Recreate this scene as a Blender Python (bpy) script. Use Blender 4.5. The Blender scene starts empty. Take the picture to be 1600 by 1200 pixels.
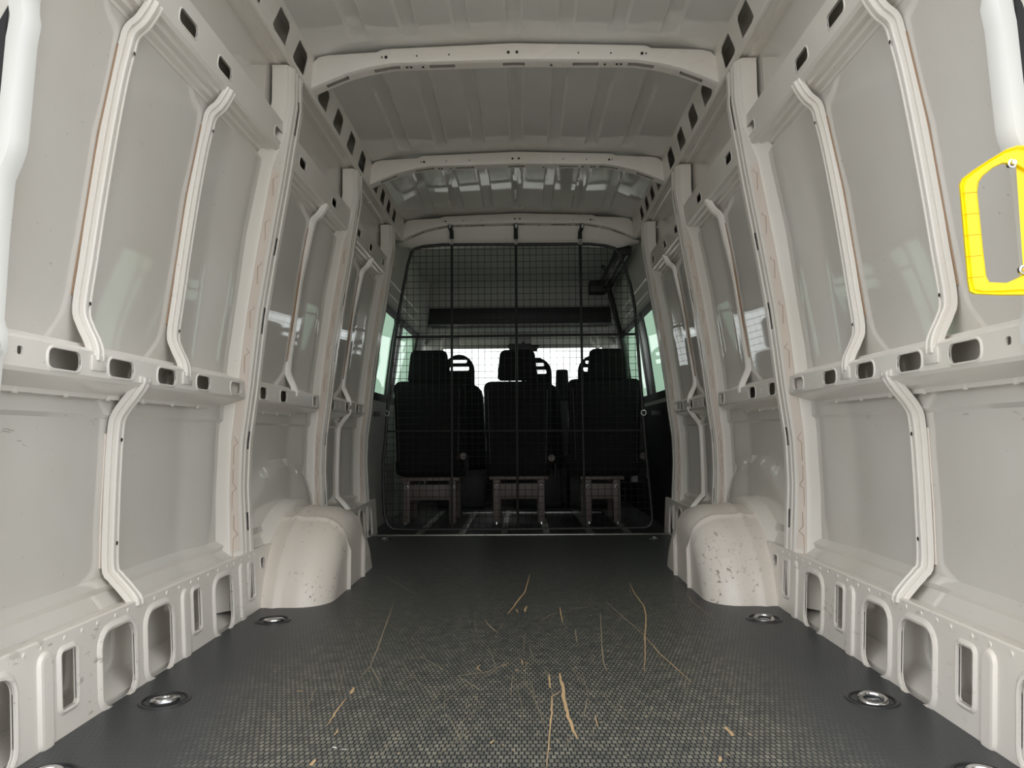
import bpy, bmesh, math, random
from mathutils import Vector
from mathutils.geometry import tessellate_polygon
random.seed(7)
sc = bpy.context.scene
COL = sc.collection

# ------------------------------------------------------------------ camera
FPX = 1150.0
PIT, YAW, ROL, CX, CH = 0.07051, -0.01520, -0.00749, 0.0249, 0.587
fw = Vector((math.sin(YAW)*math.cos(PIT), math.cos(YAW)*math.cos(PIT), math.sin(PIT)))
rt = fw.cross(Vector((0, 0, 1))).normalized(); up = rt.cross(fw)
rt, up = rt*math.cos(ROL)+up*math.sin(ROL), up*math.cos(ROL)-rt*math.sin(ROL)
CAM = Vector((CX, 0, CH))
cd = bpy.data.cameras.new('camera'); cam = bpy.data.objects.new('camera', cd); COL.objects.link(cam)
cd.sensor_width = 36.0; cd.lens = 36.0*FPX/1600.0; cd.clip_start = 0.02; cd.clip_end = 500
from mathutils import Matrix
cam.matrix_world = Matrix(((rt.x, up.x, -fw.x, CAM.x), (rt.y, up.y, -fw.y, CAM.y), (rt.z, up.z, -fw.z, CAM.z), (0, 0, 0, 1)))
sc.camera = cam

def ray(px):
    return fw*FPX + rt*(px[0]-800) - up*(px[1]-600)
def atZ(px, Z=0.0):
    d = ray(px); return CAM + d*((Z-CAM.z)/d.z)
def atY(px, Y):
    d = ray(px); return CAM + d*(Y/d.y)

# ------------------------------------------------------------------ world and light
w = bpy.data.worlds.new('overcast_sky'); sc.world = w; w.use_nodes = True
nt = w.node_tree; nt.nodes.clear()
wo = nt.nodes.new('ShaderNodeOutputWorld'); bg = nt.nodes.new('ShaderNodeBackground')
tc = nt.nodes.new('ShaderNodeTexCoord'); sep = nt.nodes.new('ShaderNodeSeparateXYZ')
rp = nt.nodes.new('ShaderNodeValToRGB')
rp.color_ramp.elements[0].position = 0.0; rp.color_ramp.elements[0].color = (0.80, 0.83, 0.85, 1)
rp.color_ramp.elements[1].position = 0.7; rp.color_ramp.elements[1].color = (1.0, 1.0, 0.99, 1)
nt.links.new(tc.outputs['Generated'], sep.inputs[0]); nt.links.new(sep.outputs['Z'], rp.inputs[0])
nt.links.new(rp.outputs[0], bg.inputs['Color']); bg.inputs['Strength'].default_value = 1.55
nt.links.new(bg.outputs[0], wo.inputs['Surface'])
vs = sc.view_settings
vs.view_transform = 'Standard'; vs.look = 'None'; vs.gamma = 1.0; vs.use_curve_mapping = False
vs.exposure = 0.66
sc.cycles.max_bounces = 14; sc.cycles.diffuse_bounces = 8; sc.cycles.glossy_bounces = 5

# ------------------------------------------------------------------ materials
def newmat(name):
    m = bpy.data.materials.new(name); m.use_nodes = True
    return m, m.node_tree, m.node_tree.nodes['Principled BSDF']
def simple(name, col, rough=0.5, metal=0.0, coat=0.0, spec=0.5):
    m, n, b = newmat(name)
    b.inputs['Base Color'].default_value = (*col, 1); b.inputs['Roughness'].default_value = rough
    b.inputs['Metallic'].default_value = metal; b.inputs['Coat Weight'].default_value = coat
    b.inputs['Specular IOR Level'].default_value = spec
    return m
def node(n, t, **kw):
    x = n.nodes.new(t)
    for k, v in kw.items(): setattr(x, k, v)
    return x
def noise_of(n, scale, detail=3, vec=None, rough=0.55):
    x = node(n, 'ShaderNodeTexNoise'); x.inputs['Scale'].default_value = scale
    x.inputs['Detail'].default_value = detail; x.inputs['Roughness'].default_value = rough
    if vec: n.links.new(vec, x.inputs['Vector'])
    return x
def ramp(n, src, p0, p1, c0=(0, 0, 0, 1), c1=(1, 1, 1, 1)):
    r = node(n, 'ShaderNodeValToRGB'); e = r.color_ramp.elements
    e[0].position = p0; e[0].color = c0; e[1].position = p1; e[1].color = c1
    n.links.new(src, r.inputs[0]); return r
def mixc(n, fac, a, b):
    x = node(n, 'ShaderNodeMix', data_type='RGBA')
    if hasattr(fac, 'links'): n.links.new(fac, x.inputs[0])
    else: x.inputs[0].default_value = fac
    for s, i in ((a, 6), (b, 7)):
        if hasattr(s, 'links'): n.links.new(s, x.inputs[i])
        else: x.inputs[i].default_value = s
    return x
def math_n(n, op, a, b=None):
    x = node(n, 'ShaderNodeMath', operation=op)
    for i, s in enumerate((a, b)):
        if s is None: continue
        if hasattr(s, 'links'): n.links.new(s, x.inputs[i])
        else: x.inputs[i].default_value = s
    return x.outputs[0]

PAINT = (0.66, 0.635, 0.59)
def paint(name, col=PAINT, rough=0.16, scuff=0.0, bump=0.012, gl=0.16, spec=0.6):
    m, n, b = newmat(name)
    co = node(n, 'ShaderNodeTexCoord').outputs['Object']
    big = noise_of(n, 2.2, 3, co)
    dust = ramp(n, big.outputs[0], 0.35, 0.75)
    c = mixc(n, dust.outputs[0], (*col, 1), (col[0]*0.93, col[1]*0.915, col[2]*0.88, 1))
    out = c.outputs[2]
    # small specks and hair scratches
    sp = noise_of(n, 70, 2, co); spm = ramp(n, sp.outputs[0], 0.735, 0.76)
    out = mixc(n, math_n(n, 'MULTIPLY', spm.outputs[0], 0.35+scuff*0.4), out, (0.22, 0.2, 0.17, 1)).outputs[2]
    if scuff:
        mp = node(n, 'ShaderNodeMapping'); mp.inputs['Scale'].default_value = (70, 24, 60); n.links.new(co, mp.inputs['Vector'])
        s2 = noise_of(n, 1.0, 6, mp.outputs[0], 0.65); s2m = ramp(n, s2.outputs[0], 0.575, 0.66)
        s3 = noise_of(n, 5.0, 2, co); s3m = ramp(n, s3.outputs[0], 0.46, 0.66)
        f = math_n(n, 'MULTIPLY', math_n(n, 'MULTIPLY', s2m.outputs[0], s3m.outputs[0]), scuff)
        out = mixc(n, f, out, (0.20, 0.165, 0.125, 1)).outputs[2]
    n.links.new(out, b.inputs['Base Color'])
    rr = ramp(n, big.outputs[0], 0.3, 0.8, (rough, rough, rough, 1), (rough+gl, rough+gl, rough+gl, 1))
    n.links.new(rr.outputs[0], b.inputs['Roughness'])
    bp = node(n, 'ShaderNodeBump'); bp.inputs['Strength'].default_value = bump*8; bp.inputs['Distance'].default_value = 0.004
    fb = noise_of(n, 3.0, 1, co); n.links.new(fb.outputs[0], bp.inputs['Height']); n.links.new(bp.outputs[0], b.inputs['Normal'])
    b.inputs['Specular IOR Level'].default_value = spec
    return m
M = {}
M['skin'] = paint('painted_panel', (0.73, 0.703, 0.662), 0.03, gl=0.035, spec=0.85)  # same body paint as the frames, darkened for the duller reflections in the panels
M['frame'] = paint('painted_frame', (0.845, 0.81, 0.76), 0.14)
M['sill'] = paint('painted_sill', (0.82, 0.78, 0.73), 0.26, scuff=0.6)
M['arch'] = paint('scuffed_arch', (0.77, 0.715, 0.655), 0.26, scuff=1.0)
M['roof'] = paint('painted_roof', (0.77, 0.76, 0.73), 0.04, gl=0.04, spec=0.8)
M['bow'] = paint('painted_bow', (0.87, 0.83, 0.78), 0.22)
M['primer'] = paint('primer_flange', (0.84, 0.745, 0.67), 0.4)
M['sealant'] = simple('tan_sealant', (0.36, 0.23, 0.14), 0.6)
M['cream'] = simple('white_door_edge', (0.70, 0.70, 0.68), 0.3)
M['rubber'] = simple('black_rubber', (0.02, 0.02, 0.022), 0.6)
M['hole'] = simple('painted_hole_shade', (0.03, 0.028, 0.025), 0.8)  # flat near-black colour paints the shade inside drain holes, bolt holes and slots
M['black'] = simple('black_plastic', (0.018, 0.018, 0.019), 0.5)
M['wire'] = simple('black_wire', (0.02, 0.02, 0.02), 0.4)
M['steel'] = simple('bright_steel', (0.75, 0.75, 0.76), 0.18, 1.0)
M['zinc'] = simple('zinc_plate', (0.5, 0.5, 0.5), 0.3, 1.0)
M['alu'] = simple('aluminium_strip', (0.45, 0.44, 0.42), 0.45, 1.0)
M['cup'] = simple('black_cup', (0.025, 0.025, 0.027), 0.35)
M['yellow'] = simple('yellow_plastic', (0.95, 0.70, 0.0), 0.35)
M['groove_shade'] = simple('yellow_groove_shade', (0.62, 0.38, 0.0), 0.5)  # darker copy of the yellow plastic, painting the shade in the grooves
M['cloth'] = simple('black_seat_cloth', (0.012, 0.012, 0.013), 0.9, spec=0.2)
M['seatmetal'] = simple('brown_seat_frame', (0.12, 0.095, 0.085), 0.5)
M['headliner'] = simple('grey_headliner', (0.66, 0.65, 0.62), 0.8)
M['trim'] = simple('grey_cab_trim', (0.48, 0.47, 0.45), 0.4)
M['lighttrim'] = simple('pale_cab_trim', (0.80, 0.775, 0.72), 0.35)
M['wood'] = simple('bare_ply', (0.50, 0.345, 0.19), 0.7)
M['palescratch'] = simple('pale_scratch', (0.34, 0.28, 0.19), 0.7)
M['whitefleck'] = simple('white_fleck', (0.7, 0.7, 0.68), 0.6)
M['mark'] = simple('dark_scuff', (0.26, 0.22, 0.18), 0.7)

def glass(name, tint):
    m = bpy.data.materials.new(name); m.use_nodes = True; n = m.node_tree; n.nodes.clear()
    o = node(n, 'ShaderNodeOutputMaterial'); t = node(n, 'ShaderNodeBsdfTransparent'); g = node(n, 'ShaderNodeBsdfGlossy')
    t.inputs['Color'].default_value = (*tint, 1); g.inputs['Roughness'].default_value = 0.02
    ge = node(n, 'ShaderNodeNewGeometry'); dt = node(n, 'ShaderNodeVectorMath', operation='DOT_PRODUCT')
    n.links.new(ge.outputs['Incoming'], dt.inputs[0]); n.links.new(ge.outputs['Normal'], dt.inputs[1])
    f5 = math_n(n, 'POWER', math_n(n, 'SUBTRACT', 1.0, math_n(n, 'ABSOLUTE', dt.outputs['Value'])), 5.0)
    fac = math_n(n, 'ADD', math_n(n, 'MULTIPLY', f5, 0.8), 0.04)
    mx = node(n, 'ShaderNodeMixShader'); n.links.new(fac, mx.inputs[0])
    n.links.new(t.outputs[0], mx.inputs[1]); n.links.new(g.outputs[0], mx.inputs[2]); n.links.new(mx.outputs[0], o.inputs[0])
    return m
M['greenglass'] = glass('green_tinted_glass', (0.23, 0.34, 0.25))
M['doorglass'] = glass('front_door_glass', (0.74, 0.82, 0.75))
M['clearglass'] = glass('windscreen_glass', (0.90, 0.93, 0.90))

def floor_mat():
    m, n, b = newmat('mesh_faced_floor')
    co = node(n, 'ShaderNodeTexCoord').outputs['Object']
    mp = node(n, 'ShaderNodeMapping'); mp.inputs['Scale'].default_value = (1, 1, 1); n.links.new(co, mp.inputs['Vector'])
    br = node(n, 'ShaderNodeTexBrick')
    br.offset = 0.5; br.inputs['Scale'].default_value = 1.0
    br.inputs['Brick Width'].default_value = 0.0108; br.inputs['Row Height'].default_value = 0.0165
    br.inputs['Mortar Size'].default_value = 0.0022; br.inputs['Mortar Smooth'].default_value = 0.6
    br.inputs['Color1'].default_value = (1, 1, 1, 1); br.inputs['Color2'].default_value = (0.55, 0.55, 0.55, 1); br.inputs['Mortar'].default_value = (0, 0, 0, 1)
    n.links.new(mp.outputs[0], br.inputs['Vector'])
    sx = node(n, 'ShaderNodeSeparateXYZ'); n.links.new(co, sx.inputs[0])
    ax = math_n(n, 'ABSOLUTE', sx.outputs['X'])
    # traffic wear in the middle of the floor and towards the doors
    nb = noise_of(n, 2.6, 4, co)
    axn = math_n(n, 'ADD', ax, math_n(n, 'MULTIPLY', math_n(n, 'SUBTRACT', nb.outputs[0], 0.5), 0.30))
    side = ramp(n, axn, 0.50, 0.72, (1, 1, 1, 1), (0.0, 0.0, 0.0, 1))
    yy = node(n, 'ShaderNodeMapRange'); yy.inputs[1].default_value = 1.3; yy.inputs[2].default_value = 4.2; yy.inputs[3].default_value = 1.0; yy.inputs[4].default_value = 0.30
    n.links.new(sx.outputs['Y'], yy.inputs[0])
    nf = noise_of(n, 24, 4, co); nfm = ramp(n, nf.outputs[0], 0.25, 0.72, (0.35, 0.35, 0.35, 1), (1, 1, 1, 1))
    wear = math_n(n, 'MULTIPLY', math_n(n, 'MULTIPLY', side.outputs[0], yy.outputs[0]), nfm.outputs[0])
    wear = math_n(n, 'MULTIPLY', wear, br.outputs['Color'])
    # long hair scratches running along the load bay
    ms = node(n, 'ShaderNodeMapping'); ms.inputs['Scale'].default_value = (160, 2.0, 1); ms.inputs['Rotation'].default_value = (0, 0, 0.06); n.links.new(co, ms.inputs['Vector'])
    ns = noise_of(n, 1.0, 2, ms.outputs[0]); nsm = ramp(n, ns.outputs[0], 0.66, 0.73)
    ms2 = node(n, 'ShaderNodeMapping'); ms2.inputs['Scale'].default_value = (90, 3.0, 1); ms2.inputs['Rotation'].default_value = (0, 0, -0.5); n.links.new(co, ms2.inputs['Vector'])
    ns2 = noise_of(n, 1.0, 2, ms2.outputs[0]); nsm2 = ramp(n, ns2.outputs[0], 0.70, 0.76)
    scr = math_n(n, 'MULTIPLY', math_n(n, 'MAXIMUM', nsm.outputs[0], math_n(n, 'MULTIPLY', nsm2.outputs[0], 0.6)), side.outputs[0])
    bare = mixc(n, side.outputs[0], (0.050, 0.054, 0.056, 1), (0.022, 0.027, 0.031, 1))
    base = mixc(n, wear, bare.outputs[2], (0.28, 0.265, 0.21, 1))
    base = mixc(n, math_n(n, 'MULTIPLY', scr, 0.30), base.outputs[2], (0.17, 0.145, 0.10, 1))
    n.links.new(base.outputs[2], b.inputs['Base Color'])
    b.inputs['Roughness'].default_value = 0.42; b.inputs['Specular IOR Level'].default_value = 0.42
    bp = node(n, 'ShaderNodeBump'); bp.inputs['Strength'].default_value = 0.55; bp.inputs['Distance'].default_value = 0.0012
    n.links.new(br.outputs['Color'], bp.inputs['Height']); n.links.new(bp.outputs[0], b.inputs['Normal'])
    return m
M['floor'] = floor_mat()
def ground_mat():
    m, n, b = newmat('yard_concrete')
    co = node(n, 'ShaderNodeTexCoord').outputs['Object']; x = noise_of(n, 1.5, 5, co)
    c = ramp(n, x.outputs[0], 0.3, 0.7, (0.33, 0.325, 0.31, 1), (0.40, 0.39, 0.37, 1))
    n.links.new(c.outputs[0], b.inputs['Base Color']); b.inputs['Roughness'].default_value = 0.9
    return m
M['ground'] = ground_mat()

# ------------------------------------------------------------------ mesh helpers
def lerp(a, b, t): return a+(b-a)*t
def interp(x, xs, ys):
    if x <= xs[0]: return ys[0]
    for i in range(1, len(xs)):
        if x <= xs[i]:
            return lerp(ys[i-1], ys[i], (x-xs[i-1])/(xs[i]-xs[i-1]))
    return ys[-1]
class MB:
    def __init__(s): s.v = []; s.f = []
    def add(s, verts, faces):
        o = len(s.v); s.v += [tuple(q) for q in verts]; s.f += [tuple(i+o for i in f) for f in faces]
    def grid(s, rows, close=False, skip=None):
        nr, nc = len(rows), len(rows[0]); v = [q for r in rows for q in r]; f = []
        for i in range(nr-1):
            for j in range(nc if close else nc-1):
                if skip and skip(i, j): continue
                k = (j+1) % nc
                f.append((i*nc+j, i*nc+k, (i+1)*nc+k, (i+1)*nc+j))
        s.add(v, f)
    def box(s, x0, x1, y0, y1, z0, z1):
        v = [(x, y, z) for x in (x0, x1) for y in (y0, y1) for z in (z0, z1)]
        s.add(v, [(0, 1, 3, 2), (4, 6, 7, 5), (0, 4, 5, 1), (2, 3, 7, 6), (0, 2, 6, 4), (1, 5, 7, 3)])
    def tube(s, pts, r, n=8, close=False, cap=True):
        pts = [Vector(q) for q in pts]; rows = []; N = len(pts); prev = None
        for i, q in enumerate(pts):
            a = pts[(i-1) % N] if (close or i > 0) else q
            b = pts[(i+1) % N] if (close or i < N-1) else q
            t = (b-a).normalized()
            ref = prev if prev is not None else (Vector((0, 0, 1)) if abs(t.z) < 0.9 else Vector((1, 0, 0)))
            u = (ref-t*ref.dot(t))
            if u.length < 1e-5: u = t.orthogonal()
            u.normalize(); prev = u; v = t.cross(u)
            rr = r[i] if isinstance(r, (list, tuple)) else r
            rows.append([q+u*math.cos(k*2*math.pi/n)*rr+v*math.sin(k*2*math.pi/n)*rr for k in range(n)])
        if close: rows.append(rows[0])
        s.grid(rows, close=True)
        if cap and not close:
            s.add(rows[0], [tuple(range(n))]); s.add(rows[-1], [tuple(range(n))])
    def lathe(s, c, prof, n=24, axis='z'):
        rows = []
        for r, h in prof:
            row = []
            for k in range(n):
                a = k*2*math.pi/n; p = (r*math.cos(a), r*math.sin(a), h)
                if axis == 'y': p = (p[0], p[2], p[1])
                if axis == 'x': p = (p[2], p[0], p[1])
                row.append((c[0]+p[0], c[1]+p[1], c[2]+p[2]))
            rows.append(row)
        s.grid(rows, close=True)
    def build(s, name, mat, parent=None, angle=35, bevel=0.0, merge=False, sub=0):
        me = bpy.data.meshes.new(name); me.from_pydata(s.v, [], s.f)
        bm = bmesh.new(); bm.from_mesh(me)
        if merge or bevel: bmesh.ops.remove_doubles(bm, verts=bm.verts, dist=1e-5)
        if bevel: bmesh.ops.bevel(bm, geom=[e for e in bm.edges if e.is_manifold and e.calc_face_angle(0) > 0.5], offset=bevel, segments=2, affect='EDGES', profile=0.5)
        bmesh.ops.recalc_face_normals(bm, faces=bm.faces)
        bm.to_mesh(me); bm.free()
        for p in me.polygons: p.use_smooth = True
        me.set_sharp_from_angle(angle=math.radians(angle))
        me.materials.append(M[mat]); o = bpy.data.objects.new(name, me); COL.objects.link(o)
        if parent is not None: o.parent = parent
        if sub:
            md = o.modifiers.new('sub', 'SUBSURF'); md.levels = sub; md.render_levels = sub
        return o
def empty(name, loc):
    o = bpy.data.objects.new(name, None); COL.objects.link(o); o.location = loc; o.empty_display_size = 0.05; return o
def tag(o, label, cat, group=None, kind=None):
    o['label'] = label; o['category'] = cat
    if group: o['group'] = group
    if kind: o['kind'] = kind
    return o
def settle(root):
    "parts were modelled in world coordinates: shift them into the root's frame"
    for c in root.children:
        if not c.get('_set'):
            c.data.transform(Matrix.Translation(-Vector(root.location))); c['_set'] = 1
            for g in c.children:
                g.data.transform(Matrix.Translation(-Vector(root.location)))
    for c in root.children:
        if '_set' in c: del c['_set']
def rrect(cu, cv, wd, ht, r, n=4):
    out = []; r = min(r, wd/2-1e-4, ht/2-1e-4)
    for (sx, sy, a0) in ((1, 1, 0), (-1, 1, 90), (-1, -1, 180), (1, -1, 270)):
        for k in range(n+1):
            a = math.radians(a0+90*k/n)
            out.append((cu+sx*(wd/2-r)+r*math.cos(a), cv+sy*(ht/2-r)+r*math.sin(a)))
    return out
def punched(mb, outer, holes, fmap, depth):
    "flat sheet in (u,v) with real holes; fmap(u,v,d) -> 3D, d runs inward from the visible face"
    loops = [outer]+holes
    flat = [q for l in loops for q in l]
    tris = tessellate_polygon([[Vector((u, v, 0)) for u, v in l] for l in loops])
    mb.add([fmap(u, v, 0) for u, v in flat], [tuple(t) for t in tris])
    for l in loops:
        n = len(l)
        mb.grid([[fmap(u, v, 0) for u, v in l], [fmap(u, v, depth) for u, v in l]], close=True)
def rim(mb, cu, cv, wd, ht, r, fmap, lift=0.005, band=0.014):
    rows = []
    for g, d in ((0, 0.002), (0, -lift*0.8), (band*0.35, -lift), (band*0.8, -lift*0.4), (band, 0.0005)):
        rows.append([fmap(u, v, d) for u, v in rrect(cu, cv, wd+2*g, ht+2*g, r+g)])
    mb.grid(rows, close=True)

# ------------------------------------------------------------------ the van body: wall profiles
SZ = [-.06, .0, .03, .165, .192, .226, .240, .258, .40, .60, .635, .645, .72, .87, 1.10, 1.25, 1.47, 1.55, 1.66, 1.88, 1.96, 2.03, 2.08, 2.10]
SX = [.905, .915, .972, .975, .942, .972, .969, .986, .987, .982, .979, .972, .968, .955, .925, .906, .866, .853, .838, .834, .83, .80, .74, .60]
def Xs(z): return interp(z, SZ, SX)
PZ = [.02, .20, .42, .57, .75, 1.0, 1.215, 1.48, 1.735, 1.88]
PX = [.905, .905, .918, .915, .893, .869, .836, .793, .756, .757]
def Xp(z): return interp(z, PZ, PX)
def Xo(z): return interp(z, [0, .3, .6, .9, 1.25, 1.5, 1.6], [.968, .968, .963, .935, .888, .845, .802])
PILLARS = [2.455, 3.435, 4.365]
YB, YE = 1.16, 4.62         # rear edge of the body and end of the load bay walls
BOWS = [2.64, 3.69, 4.74]
def Xskin(y, z):
    x = Xs(z)
    if z < 1.52 and z > .19:
        for p in PILLARS:
            t = (y-(p-.30))/.16
            if 0 < t and y < p: x -= .022*min(1, t)
        # relief over the wheel arch
        d = math.hypot(y-3.02, z+.05)
        if y > PILLARS[0] and y < PILLARS[1]:
            t = max(0, min(1, (.56-d)/.05)); x -= .022*(t*t*(3-2*t))
    return x
BELTX = lambda y: .902 if y < 2.46 else .912

def rib_sweep(s, y0, prof, wd, name, parent):
    "hat-section rib; prof = list of (X,z), centre line of the visible face"
    sec = [(-.54, -.016), (-.52, -.010), (-.48, -.004), (-.42, -.004), (-.38, -.010), (-.32, -.010), (-.27, .001), (-.20, .004), (-.04, .004), (.03, -.001), (.07, -.011), (.17, -.011), (.22, -.001), (.27, .0015), (.34, .0015), (.40, -.002), (.45, -.016)]
    # smooth the path with Catmull-Rom
    P = [Vector((a, b)) for a, b in prof]; path = []
    for i in range(len(P)-1):
        p0 = P[max(i-1, 0)]; p1 = P[i]; p2 = P[i+1]; p3 = P[min(i+2, len(P)-1)]
        for k in range(4):
            t = k/4
            path.append(0.5*((2*p1)+(p2-p0)*t+(2*p0-5*p1+4*p2-p3)*t*t+(3*p1-p0-3*p2+p3)*t*t*t))
    path.append(P[-1]); rows = []
    for i, q in enumerate(path):
        a = path[max(i-1, 0)]; b = path[min(i+1, len(path)-1)]; t = (b-a).normalized()
        n = Vector((t.y, -t.x))          # towards the inside (smaller X)
        if n.x > 0: n = -n
        rows.append([(s*(q.x+n.x*h), y0+u*wd, q.y+n.y*h) for u, h in sec])
    mb = MB(); mb.grid(rows)
    return mb.build(name, 'frame', parent, angle=30)
UP_PROF = [(.788, 1.565), (.80, 1.542), (.818, 1.515), (.84, 1.494), (.849, 1.462), (.866, 1.38), (.886, 1.25), (.906, 1.10), (.92, .98), (.932, .875), (.923, .838), (.907, .805), (.899, .780), (.899, .758)]
LO_PROF = [(.899, .735), (.902, .718), (.918, .692), (.950, .648), (.960, .612), (.964, .50), (.965, .40), (.964, .285), (.952, .262), (.93, .238), (.905, .208), (.900, .19)]

def wall(s, name):
    side = 'left' if s < 0 else 'right'
    # outer skin
    mb = MB(); zs = []
    for a, b in zip(SZ[:-1], SZ[1:]):
        k = max(1, int((b-a)/.03)); zs += [lerp(a, b, i/k) for i in range(k)]
    zs.append(SZ[-1]); ys = [YB+(YE-YB)*i/140 for i in range(141)]
    mb.grid([[(s*Xskin(y, z), y, z) for z in zs] for y in ys])
    W = mb.build(name, 'skin', None, angle=22); W['kind'] = 'structure'
    tag(W, f'{side} side wall of the van load bay, pale grey painted steel with pressed ribs', 'wall', kind='structure')
    # ---- belt rail with real slots
    segs = [(YB, 2.44, [(1.205, .07, .05), (1.468, .105, .040), (1.678, .105, .040), (1.895, .098, .040), (2.114, .090, .038), (2.353, .085, .036)]),
            (2.545, 3.36, [(2.635, .075, .042), (2.86, .080, .042), (3.29, .06, .042)]),
            (3.53, 4.36, [(3.60, .075, .044), (3.90, .075, .044), (4.14, .07, .044), (4.30, .05, .044)])]
    for ya, yb, slots in segs:
        X0 = BELTX((ya+yb)/2); fm = lambda u, v, d, X0=X0: (s*(X0+d), u, v)
        mb = MB(); holes = [rrect(c, .7475, L, H, .015) for c, L, H in slots]
        small = [rrect(1.335, .752, .016, .016, .005)] if ya == YB else [rrect((ya+yb)/2-.2, .747, .008, .02, .003)]
        punched(mb, [(ya, .722), (yb, .722), (yb, .775), (ya, .775)], holes+small, fm, .004)
        for c, L, H in slots: rim(mb, c, .7475, L, H, .015, fm, .0025, .007)
        # top and underside flanges of the box
        def flange(pts):
            mb.grid([[(s*x, y, z) for x, z in pts] for y in (ya, yb)])
        flange([(X0, .775), (X0+.006, .782), (X0+.03, .786), (X0+.036, .795), (X0+.062, .797)])
        flange([(X0, .722), (X0+.004, .714), (X0+.022, .704), (X0+.050, .690), (X0+.052, .680), (X0+.068, .679)])
        r = mb.build('belt_rail', 'frame', W, angle=25)
        tk = MB()
        k = int((yb-ya)/.16)
        for i in range(k):
            y = ya+.08+i*.16; tk.box(s*(X0+.050), s*(X0+.056), y-.004, y+.004, .677, .688)
        tk.build('weld_tab', 'frame', r)['kind'] = 'stuff'
    # ---- upper rail with slots
    def upx(z): return interp(z, [1.563, 1.66], [.797, .785])
    slots = [(1.50, .10), (1.735, .095), (1.955, .090), (2.406, .085), (2.675, .080), (3.135, .080), (3.615, .085), (3.905, .075), (4.25, .07)]
    mb = MB(); fm = lambda u, v, d: (s*(upx(v)+d), u, v)
    punched(mb, [(YB, 1.566), (YE, 1.566), (YE, 1.66), (YB, 1.66)], [rrect(c, 1.606, L, .034, .012) for c, L in slots], fm, .004)
    for c, L in slots: rim(mb, c, 1.606, L, .034, .012, fm, .002, .005)
    mb.grid([[(s*x, y, z) for x, z in ((.797, 1.566), (.803, 1.558), (.816, 1.556), (.822, 1.548), (.836, 1.546), (.840, 1.538), (.853, 1.534), (.856, 1.526))] for y in (YB, YE)])
    mb.grid([[(s*x, y, z) for x, z in ((.785, 1.66), (.792, 1.668), (.836, 1.70))] for y in (YB, YE)])
    mb.build('upper_rail', 'frame', W, angle=25)
    # ---- roof rail with diamond holes
    mb = MB(); fm = lambda u, v, d: (s*(interp(v, [1.868, 2.005], [.755, .744])+d), u, v)
    dy = [1.82, 2.06, 2.298, 2.499, 2.806, 3.033, 3.267, 3.495, 3.83, 4.02, 4.20, 4.38]
    def dia(c, k=1.0): return [(c+a*k, 1.924+b*k) for a, b in ((-.072, -.034), (-.064, -.018), (-.025, .046), (-.012, .052), (.066, .047), (.074, .038), (.049, -.030), (.038, -.040), (-.055, -.041))]
    punched(mb, [(YB, 1.868), (YE+.1, 1.868), (YE+.1, 2.005), (YB, 2.005)], [dia(c, 1.08 if c < 3.6 else .92) for c in dy], fm, .004)
    mb.grid([[(s*x, y, z) for x, z in ((.755, 1.868), (.758, 1.862), (.768, 1.862), (.774, 1.870), (.800, 1.872), (.806, 1.866), (.836, 1.868))] for y in (YB, YE+.1)])
    mb.build('roof_rail', 'frame', W, angle=25)
    # ---- sill panel with punched openings
    fx = lambda v: interp(v, [-.02, .2], [.889, .902])
    fm = lambda u, v, d: (s*(fx(v)+d), u, v)
    mb = MB()
    big = [(1.275, .14), (1.690, .135), (1.880, .130), (2.275, .130)]
    nar = [(1.507, .05), (2.09, .048), (2.506, .048)]
    bead = [1.435, 2.022, 2.425]
    holes = [rrect(c, .082, L, .165, .035) for c, L in big]+[rrect(c, .108, L, .112, .008) for c, L in nar]+[rrect(2.615, .15, .04, .035, .012)]
    punched(mb, [(YB, -.02), (2.72, -.02), (2.72, .2), (YB, .2)], holes, fm, .005)
    for c, L in big: rim(mb, c, .082, L, .165, .035, fm, .006, .016)
    for c, L in nar: rim(mb, c, .108, L, .112, .008, fm, .005, .012)
    rim(mb, 2.615, .15, .04, .035, .012, fm, .003, .006)
    for c in bead:
        rows = []
        for g, d in ((0, -.007), (.006, -.006), (.011, 0.0)):
            rows.append([fm(u, v, d) for u, v in rrect(c, .085, .026+2*g, .17+2*g, .014+g)])
        mb.grid(rows, close=True); mb.add(rows[0], [tuple(range(len(rows[0])))])
    mb.grid([[(s*x, y, z) for x, z in ((.902, .2), (.906, .203), (.911, .202), (.945, .197))] for y in (YB, 2.72)])
    for i in range(22):
        y = 1.25+i*.062+random.uniform(-.01, .01)
        mb.lathe((s*fx(.19), y, .188), [(.006, s*.0005), (.005, -s*.0015), (.0001, -s*.002)], 8, 'x')
    mb.build('sill_panel', 'sill', W, angle=25)
    mb = MB()
    big = [(4.02, .13), (4.20, .12), (4.40, .12)]; nar = [(3.74, .05)]
    punched(mb, [(3.40, -.02), (YE, -.02), (YE, .2), (3.40, .2)], [rrect(c, .085, L, .165, .03) for c, L in big]+[rrect(c, .11, L, .11, .008) for c, L in nar], fm, .005)
    for c, L in big: rim(mb, c, .085, L, .165, .03, fm, .006, .016)
    for c, L in nar: rim(mb, c, .11, L, .11, .008, fm, .005, .012)
    for c in (3.82, 3.89):
        rows = [[fm(u, v, d) for u, v in rrect(c, .085, .026+2*g, .17+2*g, .014+g)] for g, d in ((0, -.007), (.006, -.006), (.011, 0.0))]
        mb.grid(rows, close=True); mb.add(rows[0], [tuple(range(len(rows[0])))])
    mb.grid([[(s*x, y, z) for x, z in ((.902, .2), (.906, .203), (.911, .202), (.945, .197))] for y in (3.40, YE)])
    mb.build('sill_panel', 'sill', W, angle=25)
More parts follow.
